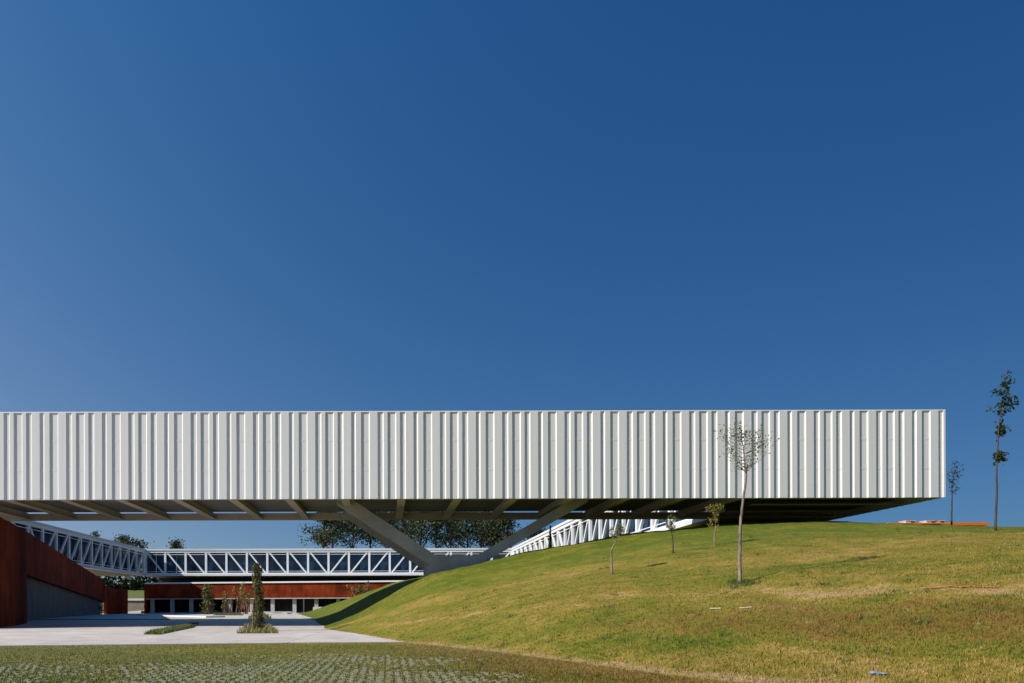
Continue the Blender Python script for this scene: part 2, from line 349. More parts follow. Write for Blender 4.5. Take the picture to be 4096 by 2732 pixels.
def grassmat(name, blade=False):
    m = bpy.data.materials.new(name); m.use_nodes = True
    t = m.node_tree; p = t.nodes['Principled BSDF']; p.inputs['Roughness'].default_value = 0.9; p.inputs['Specular IOR Level'].default_value = 0.1
    N = t.nodes.new; L = t.links.new
    geo = N('ShaderNodeNewGeometry'); at_ = N('ShaderNodeVertexColor'); at_.layer_name = 'zone'
    sep = N('ShaderNodeSeparateColor'); L(at_.outputs['Color'], sep.inputs[0])
    def noise(sc, det=5, st=(1, 1, 1), rough=0.65):
        mp = N('ShaderNodeMapping'); mp.inputs['Scale'].default_value = st; L(geo.outputs['Position'], mp.inputs['Vector'])
        n = N('ShaderNodeTexNoise'); n.inputs['Scale'].default_value = sc; n.inputs['Detail'].default_value = det; n.inputs['Roughness'].default_value = rough
        L(mp.outputs[0], n.inputs['Vector']); return n.outputs['Fac']
    def math_(op, a, b, c=None):
        n = N('ShaderNodeMath'); n.operation = op
        for i, x in enumerate((a, b, c)):
            if x is None: continue
            if isinstance(x, (int, float)): n.inputs[i].default_value = x
            else: L(x, n.inputs[i])
        return n.outputs[0]
    n1 = noise(0.35, 6, (1, 1.5, 1)); n2 = noise(2.2, 6, (1, 1.0, 1), 0.7); n3 = noise(11, 4)
    v = math_('MULTIPLY_ADD', math_('SUBTRACT', n1, 0.5), 1.4, sep.outputs[0])
    v = math_('MULTIPLY_ADD', math_('SUBTRACT', n2, 0.5), 1.6, v)
    v = math_('MULTIPLY_ADD', math_('SUBTRACT', n3, 0.5), 1.1, v)
    if blade: v = math_('MULTIPLY_ADD', math_('SUBTRACT', geo.outputs['Random Per Island'], 0.5), 0.7, v)
    cr = N('ShaderNodeValToRGB'); e = cr.color_ramp.elements; L(v, cr.inputs['Fac'])
    e[0].position = 0.0; e[0].color = (0.095, 0.128, 0.014, 1); e[1].position = 1.0; e[1].color = (0.42, 0.29, 0.11, 1)
    for pos, c in ((0.25, (0.155, 0.158, 0.020)), (0.48, (0.215, 0.178, 0.030)), (0.72, (0.28, 0.20, 0.04))):
        x = e.new(pos); x.color = (*c, 1)
    def mix(a, b, f):
        n = N('ShaderNodeMix'); n.data_type = 'RGBA'; L(a, n.inputs[6]); L(f, n.inputs[0])
        if isinstance(b, tuple): n.inputs[7].default_value = (*b, 1)
        else: L(b, n.inputs[7])
        return n.outputs[2]
    def thresh(mask, n, amp, lo, hi):
        r = N('ShaderNodeMapRange'); r.inputs[1].default_value = lo; r.inputs[2].default_value = hi
        L(math_('MULTIPLY_ADD', math_('SUBTRACT', n, 0.5), amp, mask), r.inputs[0]); return r.outputs[0]
    c = mix(cr.outputs[0], (0.15, 0.080, 0.022), math_('MULTIPLY', thresh(sep.outputs[1], n2, 2.0, 0.3, 0.9), 0.75))
    c = mix(c, (0.40, 0.27, 0.15), math_('MULTIPLY', thresh(sep.outputs[2], n2, 1.8, 0.35, 0.85), 0.75))
    iv = math_('SUBTRACT', 1.0, at_.outputs['Alpha'])
    c = mix(c, (0.165, 0.18, 0.065), math_('MULTIPLY', iv, 0.75))
    n4 = noise(5.0, 3)      # small scattered bare spots and dark clods
    r = N('ShaderNodeMapRange'); r.inputs[1].default_value = 0.66; r.inputs[2].default_value = 0.74; L(n4, r.inputs[0])
    c = mix(c, (0.06, 0.06, 0.018), math_('MULTIPLY', r.outputs[0], 0.6))
    L(c, p.inputs['Base Color'])
    if not blade:
        b = N('ShaderNodeBump'); b.inputs['Strength'].default_value = 0.8; b.inputs['Distance'].default_value = 0.05
        L(math_('MULTIPLY_ADD', n3, 0.6, n2), b.inputs['Height']); L(b.outputs[0], p.inputs['Normal'])
    return m
M['grass'] = grassmat('grass_ground'); M['blade'] = grassmat('grass_blades', True)
ground = tag(link('ground', me, M['grass']), kind='structure')
ground['label'] = 'grassy ground rising into a patchy green and brown hill'

# grass blades standing on the ground in the part of the slope near the viewer
def blades(name, px_lo, px_hi, Y0, Y1, n, hmin, hmax, wid, mask=None):
    Y = Y0*(Y1/Y0)**NR.random(n)
    px = px_lo + (px_hi-px_lo)*NR.random(n); X = (px-VX)/FPX*Y
    if mask is not None:
        k = mask(X, Y); X = X[k]; Y = Y[k]
    n = len(X); Z = H(X, Y) + EY - 0.01
    out_ = []; zc = []
    for b in range(3):
        a = NR.random(n)*2*np.pi; r = NR.random(n)*0.05
        bx = X + r*np.cos(a); by = Y + r*np.sin(a)
        h = (hmin + (hmax-hmin)*NR.random(n)**2)*(0.6+0.4*NR.random(n))*np.clip(1.35-Y/28, 0.4, 1)
        th = NR.random(n)*np.pi; dx = np.cos(th)*wid/2*(1+Y/25); dy = np.sin(th)*wid/2
        lx = (NR.random(n)-0.5)*h*1.1; ly = (NR.random(n)-0.5)*h*1.1
        tri = np.stack([np.stack([bx-dx, by-dy, Z], -1), np.stack([bx+dx, by+dy, Z], -1), np.stack([bx+lx, by+ly, Z+h], -1)], 1)
        out_.append(tri.reshape(-1, 3)); zc.append(np.repeat(zones(X, Y), 3, axis=0))
    me = fastmesh(name, np.concatenate(out_), 3)
    c = me.color_attributes.new('zone', 'FLOAT_COLOR', 'POINT'); c.data.foreach_set('color', np.concatenate(zc).astype(np.float32).ravel())
    return link(name, me, M['blade'])
onhill = lambda X, Y: tpar(X, Y) > 0.0
b1 = tag(blades('grass', 290, 1060, 7, 34, 150000, 0.02, 0.075, 0.012, onhill), 'short patchy grass growing over the hill slope', 'grass', kind='stuff')
lawn = lambda X, Y: (tpar(X, Y) <= 0.0) & (Y < 17.0 + 1.6*np.clip((X+9.5)/9.5, 0, 1))
b2 = tag(blades('turf', -30, 800, 7, 18.6, 100000, 0.015, 0.055, 0.014, lawn), 'thin grass growing between the turf paving blocks', 'grass', kind='stuff')

# concrete nubs of the turf paving showing through the grass
def nubs():
    q = []
    for i in range(-82, 26):
        for j in range(0, 56):
            x = i*0.125 + (0.03 if j % 2 else 0) - 0.5; y = 7.6 + j*0.14
            d = mnoise.noise(Vector((x*0.6, y*0.6, 0)))
            keep = 1.0 + d*0.8 - max(0, (y-9.6))/4.4 - max(0, (-2.6-x))/5.5 - max(0, (x-0.5))/1.6
            if rnd.random() > keep: continue
            z = float(H(x, y)) + EY; s = 0.030 + rnd.random()*0.010
            h = 0.010 + rnd.random()*0.012
            q.append((x+rnd.uniform(-.006, .006), y+rnd.uniform(-.01, .01), z, s, h))
    m = MB()
    for x, y, z, s, h in q:
        m.hexa([(x-s, y-s*.8, z-.02), (x+s, y-s*.8, z-.02), (x+s, y+s*.8, z-.02), (x-s, y+s*.8, z-.02),
                (x-s*.8, y-s*.6, z+h), (x+s*.8, y-s*.6, z+h), (x+s*.8, y+s*.6, z+h), (x-s*.8, y+s*.6, z+h)])
    return m
M['nub'] = material('turf_block', (0.25, 0.255, 0.16), 0.9, 0, 0.2, (0.35, 0.35, 0.25), (6, 6, 6))
tag(nubs().build('turf_paving', M['nub']), 'grey concrete turf paving blocks showing through the grass', 'paving', kind='stuff')

# ------------------------------------------------------------------ plaza of large concrete slabs
plaza = thing('plaza', None, None); plaza['kind'] = 'structure'; plaza['label'] = 'pale concrete plaza below the raised building'
def edgeY(x): return 17.0 + 1.6*min(max((x+9.5)/9.5, 0), 1)
gxs = [-44, -38, -32, -27, -22, -17.5, -13.5, -9.8, -6.2, -2.6, 1.2]
gys = [16.0, 21.0, 26.5, 32, 37, 42, 48, 55, 63, 72, 82, 92, 101.5]
for i in range(len(gxs)-1):
    for j in range(len(gys)-1):
        x0, x1, y0, y1 = gxs[i]+.009, gxs[i+1]-.009, gys[j]+.009, gys[j+1]-.009
        if y1 < 20 and x0 < -60: continue
        p = []
        cs = [(x0, y0), (x1, y0), (x1, y1), (x0, y1)]
        if j == 0: cs[0] = (x0, edgeY(x0)); cs[1] = (x1, edgeY(x1))
        for dz in (-0.12, 0.022):
            for x, y in cs: p.append((x, y, float(G(y)) + EY + dz + 0.0))
        MB().hexa(p).build('paving_slab', M['paving'], plaza)

# planted beds in the plaza
def bed(name, label, pts, n, hmin, hmax, mat):
    t = thing(name, label, 'planting bed')
    cx = sum(p[0] for p in pts)/len(pts); cy = sum(p[1] for p in pts)/len(pts)
    m = MB(); k = len(pts)
    z = lambda y: float(G(y)) + EY
    m.v = [(x, y, z(y)+0.024) for x, y in pts] + [(cx+(x-cx)*.7, cy+(y-cy)*.7, z(y)+0.10) for x, y in pts] + [(cx, cy, z(cy)+0.13)]
    for i in range(k):
        j = (i+1) % k; m.f.append((i, j, k+j, k+i)); m.f.append((k+i, k+j, 2*k))
    m.build('soil', M['bedsoil'], t)
    out_ = []
    for _ in range(n):
        i = rnd.randrange(k); a, b = rnd.random(), rnd.random()
        if a+b > 1: a, b = 1-a, 1-b
        p0, p1 = pts[i], pts[(i+1) % k]
        x = cx + (p0[0]-cx)*a + (p1[0]-cx)*b; y = cy + (p0[1]-cy)*a + (p1[1]-cy)*b
        h = rnd.uniform(hmin, hmax); th = rnd.random()*6.28; w_ = 0.02; zz = z(y)+0.03
        dx, dy = math.cos(th)*w_, math.sin(th)*w_; lx, ly = rnd.uniform(-.5, .5)*h, rnd.uniform(-.5, .5)*h
        out_ += [(x-dx, y-dy, zz), (x+dx, y+dy, zz), (x+lx, y+ly, zz+h)]
    g = link('bed_grass', fastmesh('bed_grass', out_, 3), mat, t); g['kind'] = 'stuff'
    return t
M['bedsoil'] = material('bed_soil', (0.07, 0.085, 0.02), 0.95, 0, 0.1, (0.15, 0.13, 0.05), (4, 4, 4), bump=0.5)
M['bedgrass'] = leafmat('bed_grass', (0.16, 0.14, 0.045), (0.40, 0.33, 0.17), trans=0.15)
M['greengrass'] = leafmat('green_bed_grass', (0.05, 0.10, 0.015), (0.16, 0.19, 0.04), trans=0.15)
def gp(px, py):                       # point on the plaza level below a picture position
    ys = np.linspace(9, 120, 9000); k = np.argmax((VY-py)/FPX*ys <= G(ys)+0.02); return ((px-VX)/FPX*ys[k], float(ys[k]))
bed('planting_bed', 'square bed of dry grass at the foot of the tall leafy column', [gp(237, 633.2), gp(278, 633.2), gp(270, 625.5), gp(246, 625.5)], 1500, .06, .22, M['bedgrass'])
bed('planting_bed', 'narrow curved grass strip in the sunny pale paving', [gp(143, 634), gp(160, 634.2), gp(176, 631.0), (gp(195, 627)[0], gp(195, 627)[1]), gp(199, 622.8), gp(188, 623.8), gp(170, 627.5), gp(152, 631.2)], 1500, .04, .16, M['greengrass'])
bed('planting_bed', 'small far grass bed behind the tall leafy column', [gp(248, 618.6), gp(272, 618.6), gp(267, 615.4), gp(252, 615.4)], 400, .1, .3, M['greengrass'])
bed('planting_bed', 'long grass bed under the bare shrubs before the rusty pavilion', [gp(212, 615.0), gp(244, 615.0), gp(241, 613.9), gp(216, 613.9)], 400, .1, .35, M['greengrass'])

# ------------------------------------------------------------------ the raised ring of wings
B, T = 5.0 + EY, 8.9 + EY
YF, YB = 31.45, 38.9                 # front wing, front and back
XR, XI = 25.07, 17.95                # right wing, outer and inner face
XL, XLO = -35.1, -42.4               # left wing, inner and outer face
YN, YNO = 101.0, 108.4               # far wing
CYC = [(110, 45), (78, 97), (110, 63), (62, 95), (60, 60)]      # raised and recessed widths of the sheeting
U = 2.80/780
D = 0.052; RUN = 0.05
def rib_mesh(p, r, h):
    p *= U; r *= U
    prof = [(0, D), (RUN, 0), (p, 0), (p+RUN, D), (p+r, D), (p+r, D+.03), (0, D+.03)]
    return MB().prism(prof, 0, h).mesh('cladding_rib')
front = thing('white_wing', 'long raised white wing clad in ribbed metal, across the whole view', 'building')
RM = [rib_mesh(p, r, T-B) for p, r in CYC]
for me_ in RM: me_.materials.append(M['clad'])
x = XR - 0.05
k = 0
order = [4, 3, 2, 1, 0]
seq = []
# the last raised strip before the corner, then the pattern runs left
x -= 0.0
pos = XR - 26*U                       # leaves a flat corner trim
idx = [2, 1, 0, 4, 3]                 # pattern seen from the corner leftwards
while pos > XLO:
    i = idx[k % 5]; p, r = CYC[i]; pos -= (p+r)*U
    o = link('cladding_rib', RM[i], None, front); o.location = (pos, YF, B); k += 1
MB().box((XR-26*U, YF, B), (XR, YF+D+.03, T)).build('corner_trim', M['clad'], front)
MB().box((XLO, YF+D-.006, B+1.28), (XR-.2, YF+D+.01, B+1.36)).build('girt', M['clad'], front)
MB().box((XLO, YF+D-.006, B+2.60), (XR-.2, YF+D+.01, B+2.68)).build('girt', M['clad'], front)
MB().box((XLO, YF+.004, T+.002), (XR, YF+.28, T+.045)).build('coping', M['steel'], front)
MB().box((XLO, YF+.30, T-.3), (XR, YB, T)).build('roof', M['roof'], front)
MB().box((XLO, YF+D+.035, B+.004), (XR-.1, YF+D+.24, B+.22)).build('edge_beam', M['soffit_beam'], front)
MB().box((XLO, YB-.28, B), (XI, YB, B+.36)).build('rear_beam', M['soffit_beam'], front)
MB().box((XLO, YB-.12, B+.95), (XI, YB-.06, T-.3)).build('rear_glazing', M['glass'], front)
MB().box((XLO, YB-.16, T-.75), (XI, YB+.02, T-.301)).build('top_chord', M['steel'], front)
MB().box((XLO, YB-.16, B+.62), (XI, YB+.02, B+.95)).build('bottom_chord', M['steel'], front)
bx = []
xx = 0.62
while xx > XLO: bx.append(xx); xx -= 2.56
xx = 0.62+2.56
while xx < XI-0.6: bx.append(xx); xx += 2.56
bx.sort()
for xx in bx:
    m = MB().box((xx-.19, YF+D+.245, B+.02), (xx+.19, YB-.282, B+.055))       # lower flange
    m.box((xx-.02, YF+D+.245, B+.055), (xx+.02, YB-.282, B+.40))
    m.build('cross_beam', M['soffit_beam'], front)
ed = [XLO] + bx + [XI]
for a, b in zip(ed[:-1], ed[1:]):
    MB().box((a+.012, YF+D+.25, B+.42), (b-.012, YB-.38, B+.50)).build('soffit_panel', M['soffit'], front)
# V shaped concrete struts in front and behind
def strut(a, b, y, wd, th):
    a = Vector((a[0], y, a[1])); b = Vector((b[0], y, b[1]))
    return MB().bar(a, b, wd, th, Vector((0, 1, 0))).build('strut', M['concrete'], front)
YS, YR = 34.0, 37.9
for y in (YS, YR):
    k_ = y/YS
    strut(((340-VX)/FPX*YS, B+.40), ((437-VX)/FPX*YS, (VY-564)/FPX*YS+EY), y, 0.8, 0.56)
    strut(((584-VX)/FPX*YS, B+.40), ((474-VX)/FPX*YS, (VY-563)/FPX*YS+EY), y, 0.8, 0.48)
MB().box((1.95, YS-.45, 1.6+EY), (4.75, YR+.45, 2.62+EY)).build('strut_base', M['concrete'], front)
MB().box((2.05, YS-.35, -0.5+EY), (4.6, YR+.35, 1.598+EY)).build('plinth', M['concrete'], front)

def truss(name, label, o, ax_, n, bay, nrm, zb, zt, flip, roofw, extra=0):
    """o: near corner on the face plane, ax_: unit vector along, nrm: unit vector out of the face"""
    t = thing(name, label, 'building'); o = Vector(o); ax_ = Vector(ax_); nrm = Vector(nrm)
    Lh = n*bay; up = Vector((0, 0, 1))
    def slab(nm, mat, s0, s1, d0, d1, z0, z1):     # box along the wing: s along, d inwards (behind the face)
        p = []
        for z in (z0, z1):
            for s_, d_ in ((s0, d0), (s1, d0), (s1, d1), (s0, d1)):
                q = o + ax_*s_ - nrm*d_; p.append((q.x, q.y, z))
        return MB().hexa(p).build(nm, mat, t)
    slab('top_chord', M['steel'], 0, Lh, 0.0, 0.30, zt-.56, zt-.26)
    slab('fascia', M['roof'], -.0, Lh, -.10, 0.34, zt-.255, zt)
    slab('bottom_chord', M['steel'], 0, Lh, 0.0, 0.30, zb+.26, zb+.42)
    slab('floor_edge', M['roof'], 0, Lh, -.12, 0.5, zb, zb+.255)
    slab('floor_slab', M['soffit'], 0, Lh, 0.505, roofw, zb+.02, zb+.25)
    slab('roof', M['roof'], 0, Lh, 0.345, roofw, zt-.2, zt-.03)
    slab('outer_wall', M['clad'], 0, Lh, roofw, roofw+.12, zb, zt-.02)
    slab('rail', M['steel'], 0, Lh, 0.06, 0.12, zt-.86, zt-.80)
    slab('rail', M['steel'], 0, Lh, 0.06, 0.12, zb+.62, zb+.67)
    for i in range(n+1):
        c = o + ax_*(i*bay if 0 < i < n else (0.12 if i == 0 else Lh-.12)) - nrm*0.15
        MB().bar((c.x, c.y, zb+.42), (c.x, c.y, zt-.52), 0.29, 0.22, ax_).build('post', M['steel'], t)
    for i in range(n):
        a, b = i*bay+.30, (i+1)*bay-.30
        if (i < n/2) != flip: s0, s1 = a, b     # rises along the axis
        else: s0, s1 = b, a
        p = o + ax_*s0 - nrm*.15; q = o + ax_*s1 - nrm*.15
        MB().bar((p.x, p.y, zb+.42), (q.x, q.y, zt-.53), 0.21, 0.17, ax_).build('diagonal', M['steel'], t)
        for h_ in (0, 1):
            s0 = i*bay + (.02 if h_ == 0 else bay/2+.02)
            g = slab('glass_pane', M['glass'], s0, s0+bay/2-.04, .62, .66, zb+.44, zt-.53)
        slab('mullion', M['steel'], (i+.5)*bay-.018, (i+.5)*bay+.018, .60, .68, zb+.43, zt-.53) if False else None
    return t
bayL = (YN-YB)/21; bayN = (XI-XL)/18
truss('truss_wing', 'shaded white truss and glass wing receding on the left', (XL, YB+.01, 0), (0, 1, 0), 21, bayL, (1, 0, 0), B, T, True, YB-YF)
truss('truss_wing', 'sunlit far white truss and glass wing facing us across the court', (XL+.0, YN, 0), (1, 0, 0), 18, bayN, (0, -1, 0), B, T, True, YNO-YN)
rw = truss('truss_wing', 'glaring white truss wing rising to the right behind the grassy hill', (XI, YB+.01, 0), (0, 1, 0), 21, bayL, (-1, 0, 0), B, T, True, XR-XI-.25)
# underside of the corner where the white wing meets the right wing
for j, yy in enumerate(np.arange(YF+2.4, YB, 2.3)):
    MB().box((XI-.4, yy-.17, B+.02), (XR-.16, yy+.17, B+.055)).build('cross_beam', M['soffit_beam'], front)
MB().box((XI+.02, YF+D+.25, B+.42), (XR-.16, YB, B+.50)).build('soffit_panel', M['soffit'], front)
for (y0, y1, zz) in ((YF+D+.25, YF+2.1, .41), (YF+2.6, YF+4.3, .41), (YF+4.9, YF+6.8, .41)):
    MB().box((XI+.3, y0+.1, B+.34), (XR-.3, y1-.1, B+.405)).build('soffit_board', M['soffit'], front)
# side cladding round the corner, module by module
def side_module():
    m = MB(); x = 0
    for p, r in CYC:
        p *= U; r *= U
        m.prism([(-(D), x), (0, x+RUN), (0, x+p), (-D, x+p+RUN), (-D, x+p+r), (-D-.03, x+p+r), (-D-.03, x)], 0, T-B); x += p+r
    me = m.mesh('cladding_panel'); me.materials.append(M['clad']); return me
sm = side_module()
for j in range(27):
    o = link('cladding_panel', sm, None, rw if j > 1 else front); o.location = (XR, YF+.12+j*2.8, B)

# ------------------------------------------------------------------ rusty steel walls
def corten_wall(name, label, a, b, z0a, z0b, z1a, z1b, n, thick, cap=True, cat='wall'):
    t = thing(name, label, cat)
    a = Vector((*a, 0)); b = Vector((*b, 0)); d = (b-a); L_ = d.length; d.normalize(); nn = Vector((d.y, -d.x, 0))
    for i in range(n):
        u0 = i/n + .006/L_; u1 = (i+1)/n - .006/L_
        off = rnd.uniform(0, .006)
        p = []
        lo = lambda u: z0a+(z0b-z0a)*u; hi = lambda u: z1a+(z1b-z1a)*u
        for f in (lo, hi):
            for u, q in ((u0, 0), (u1, 0), (u1, 1), (u0, 1)):
                c = a + d*(L_*u) + nn*(off if q == 0 else -thick); p.append((c.x, c.y, f(u)+EY))
        MB().hexa(p).build('steel_panel', M['corten'], t)
    return t
def wallpt(Y): return (-18.3-.31*(Y-33), Y)
near = corten_wall('corten_wall', 'rusty steel end wall standing full height at the left edge', wallpt(31.8), wallpt(39.2), -1.0, -1.0, 4.45, 4.45, 5, 0.5)
lw = corten_wall('corten_wall', 'long dark rusty steel wall over the recessed glazing on the left', wallpt(39.21), wallpt(86), 2.05, 1.1, 4.45, 3.62, 26, 0.4)
gy = np.linspace(39.4, 86, 24)
for i in range(23):
    a = Vector((*wallpt(gy[i]+.04), 0)); b = Vector((*wallpt(gy[i+1]-.04), 0))
    a.x -= .55; b.x -= .55
    z0 = float(G(gy[i]))+EY; z1 = float(np.interp(gy[i], [39, 86], [2.25, 1.3]))+EY
    MB().hexa([(a.x, a.y, z0-.1), (b.x, b.y, z0-.1), (b.x-.06, b.y, z0-.1), (a.x-.06, a.y, z0-.1), (a.x, a.y, z1), (b.x, b.y, z1), (b.x-.06, b.y, z1), (a.x-.06, a.y, z1)]).build('wall_panel', M['greywall'], lw)
    MB().bar((a.x+.01, a.y-.02, z0-.1), (a.x+.01, a.y-.02, z1), .06, .08).build('mullion', M['greysteel'], lw)
# block filling the recess end and the ground the left wing stands over
corten_wall('corten_wall', 'low dark rusty wall beyond the end of the long left wall', (-34.9, 87), (-36.6, 98.5), -0.9, -0.9, 2.9, 2.9, 6, 0.4)
corten_wall('corten_wall', 'rusty steel wall in deep shade under the right end of the building', (18.9, 62), (18.9, 40.2), 1.0, 2.0, B-EY-.05, B-EY-.05, 14, .3)

# far pavilion: rusty band over columns and dark glass
pv = thing('rusty_pavilion', 'low pavilion with rusty steel band over pale columns, beneath the far truss', 'building')
def pvpt(px): 
    u = (px-146)/(470-146); y = 100.2 - 7.0*u; return ((px-VX)/FPX*y, y)
edges = np.linspace(146, 470, 30)
for i in range(29):
    (x0, y0), (x1, y1) = pvpt(edges[i]), pvpt(edges[i+1])
    off = rnd.uniform(0, .012)
    x0 += .008; x1 -= .008
    z0, z1 = 1.72+EY, 3.80+EY
    MB().hexa([(x0, y0-off, z0), (x1, y1-off, z0), (x1, y1+.5, z0), (x0, y0+.5, z0), (x0, y0-off, z1), (x1, y1-off, z1), (x1, y1+.5, z1), (x0, y0+.5, z1)]).build('steel_panel', M['corten'], pv)
(xa, ya), (xb, yb) = pvpt(146), pvpt(470)
MB().hexa([(xa, ya-.12, 3.802+EY), (xb, yb-.12, 3.802+EY), (xb, yb+.6, 3.802+EY), (xa, ya+.6, 3.802+EY), (xa, ya-.12, 4.0+EY), (xb, yb-.12, 4.0+EY), (xb, yb+.6, 4.0+EY), (xa, ya+.6, 4.0+EY)]).build('coping', M['steel'], pv)
MB().hexa([(xa, ya+.55, 3.5+EY), (xb, yb+.55, 3.5+EY), (xb, yb+7, 3.5+EY), (xa, ya+7, 3.5+EY), (xa, ya+.55, 3.78+EY), (xb, yb+.55, 3.78+EY), (xb, yb+7, 3.78+EY), (xa, ya+7, 3.78+EY)]).build('roof', M['roof'], pv)
MB().hexa([(xa, ya+.02, 1.60+EY), (xb, yb+.02, 1.60+EY), (xb, yb+.3, 1.60+EY), (xa, ya+.3, 1.60+EY), (xa, ya+.02, 1.715+EY), (xb, yb+.02, 1.715+EY), (xb, yb+.3, 1.715+EY), (xa, ya+.3, 1.715+EY)]).build('lintel', M['paleconcrete'], pv)
for px in (151, 171, 190, 209, 229, 251, 272, 294, 316, 338, 359, 381):
    x, y = pvpt(px); w_ = .26
    MB().box((x-w_, y+.5, float(G(y))+EY-.1), (x+w_, y+.98, 1.72+EY)).build('column', M['paleconcrete'], pv)
for i in range(29):
    (x0, y0), (x1, y1) = pvpt(edges[i]), pvpt(edges[i+1])
    MB().hexa([(x0+.03, y0+1.6, -.5+EY), (x1-.03, y1+1.6, -.5+EY), (x1-.03, y1+1.65, -.5+EY), (x0+.03, y0+1.65, -.5+EY), (x0+.03, y0+1.6, 1.9+EY), (x1-.03, y1+1.6, 1.9+EY), (x1-.03, y1+1.65, 1.9+EY), (x0+.03, y0+1.65, 1.9+EY)]).build('glass_pane', M['darkglass'], pv)
    if i in (14, 15, 17, 18, 9): MB().box((x0-.05, y0+1.5, -.5+EY), (x0+.05, y0+1.59, 1.72+EY)).build('mullion', M['steel'], pv)
MB().hexa([(xa, ya+1.2, -.55+EY), (xb, yb+1.2, -.55+EY), (xb, yb+1.7, -.55+EY), (xa, ya+1.7, -.55+EY), (xa, ya+1.2, -.28+EY), (xb, yb+1.2, -.28+EY), (xb, yb+1.7, -.28+EY), (xa, ya+1.7, -.28+EY)]).build('sill', M['white'], pv)
x0 = xa
MB().box((x0-.25, ya+.0, -.6+EY), (x0-.01, ya+8, 3.8+EY)).build('side_wall', M['corten'], pv)

MB().box((xa-.2, 106.2, -1+EY), (XI, 106.5, B-.02)).build('rear_wall', M['dark'], pv)
# terrace with white coping seen between the left walls and the pavilion
tw = thing('terrace_wall', 'brown stone terrace wall with white coping beside the rusty pavilion', 'wall')
for r_ in range(3):
    for c_ in range(4):
        x = -42.0 + c_*1.35 + (0.3 if r_ % 2 else 0); z0 = -.15 + r_*.58
        MB().box((x, 112+rnd.uniform(0, .05), z0+EY), (x+1.31, 112.6, z0+.55+EY)).build('stone', M['stone'], tw)
MB().box((-44.2, 111.8, 1.62+EY), (-36.2, 112.8, 1.95+EY)).build('coping', M['white'], tw)
hb = MB().hexa([(-48, 112.8, 1.9+EY), (-34, 112.8, 1.9+EY), (-34, 130, 3.7+EY), (-48, 130, 3.7+EY), (-48, 112.8, 1.95+EY), (-34, 112.8, 1.95+EY), (-34, 130, 3.9+EY), (-48, 130, 3.9+EY)])
tag(hb.build('bank', M['grass']), 'strip of sunny grass on the terrace above the white coping', 'grass bank', kind='structure')
rp = MB().hexa([(-40.2, 102, -.43+EY), (-36.0, 102, -.43+EY), (-36.0, 108, -.43+EY), (-40.2, 108, -.43+EY), (-40.2, 102, -.3+EY), (-36.0, 102, -.05+EY), (-36.0, 108, .15+EY), (-40.2, 108, -.2+EY)])
tag(rp.build('ramp', M['white']), 'short white ramp at the foot of the brown terrace wall', 'ramp')
# white kerb at the edge of the far paving, low bench and cube
kb = MB(); (kx0, ky0), (kx1, ky1) = gp(136, 614.8), gp(206, 617.2)
kz = float(G(ky0))+EY
tag(MB().hexa([(kx0, ky0, kz-.1), (kx1, ky1, kz-.1), (kx1+1.0, ky1+1.6, kz-.1), (kx0, ky0+1.6, kz-.1), (kx0, ky0, kz+.10), (kx1, ky1, kz+.08), (kx1+1, ky1+1.6, kz+.08), (kx0, ky0+1.6, kz+.10)]).build('kerb', M['white']), 'long low white kerb in front of the dark end of the pavilion', 'kerb')
p0 = gp(272, 614.0)
be = thing('bench', 'low grey concrete bench on the far paving behind the leafy column', 'bench')
MB().box((p0[0]-1.6, p0[1], .17+EY-.45), (p0[0]+2.2, p0[1]+.8, .32+EY-.45)).build('seat', M['paleconcrete'], be)
for dx in (-1.3, 1.7): MB().box((p0[0]+dx, p0[1]+.1, -.55+EY), (p0[0]+dx+.4, p0[1]+.7, .168+EY-.45)).build('leg', M['paleconcrete'], be)
p0 = gp(318, 613.4); p0 = (p0[0], 84)
p0 = at(318, 610.6, 86)
cb = bmesh.new(); bmesh.ops.create_cube(cb, size=1.0); bmesh.ops.scale(cb, vec=(1.15, 1.0, .95), verts=cb.verts)
bmesh.ops.bevel(cb, geom=cb.edges[:], offset=.05, segments=2, affect='EDGES')
mc = bpy.data.meshes.new('stone_block'); cb.to_mesh(mc); cb.free()
o = link('stone_block', mc, M['white']); o.location = (p0.x, p0.y, p0.z); tag(o, 'white stone cube where the far grass slope meets the paving', 'block')

# far orange roofed shed behind the crest with white roof vents
sh = thing('orange_building', 'distant building whose low orange roof edge peeps over the hill crest', 'building')
c0, c1 = at(889, 526, 62), at(982, 527.2, 62)
MB().box((c0.x, 62, 2.5+EY), (c1.x, 74, c1.z-.02)).build('wall', M['paleconcrete'], sh)
MB().box((c0.x-.3, 61.6, c1.z-.02), (c1.x+.3, 74.4, c1.z+.24)).build('roof', M['orange'], sh)
for px in (907.5, 928, 937):
    q = at(px, 524, 63)
    v = thing('roof_vent', {907.5: 'lone white roof vent on the orange roof, leftmost', 928: 'middle white roof vent on the orange roof', 937: 'rightmost white roof vent, nearest the small bare tree'}[px], 'roof vent', 'white vents on the orange roof')
    MB().box((q.x-.42, 62.6, c1.z+.242), (q.x+.42, 63.4, c1.z+.50)).build('housing', M['white'], v)
    MB().box((q.x-.47, 62.55, c1.z+.502), (q.x+.47, 63.45, c1.z+.55)).build('cap', M['paleconcrete'], v)
    MB().box((q.x+.02, 62.58, c1.z+.30), (q.x+.36, 62.598, c1.z+.46)).build('grille', M['dark'], v)

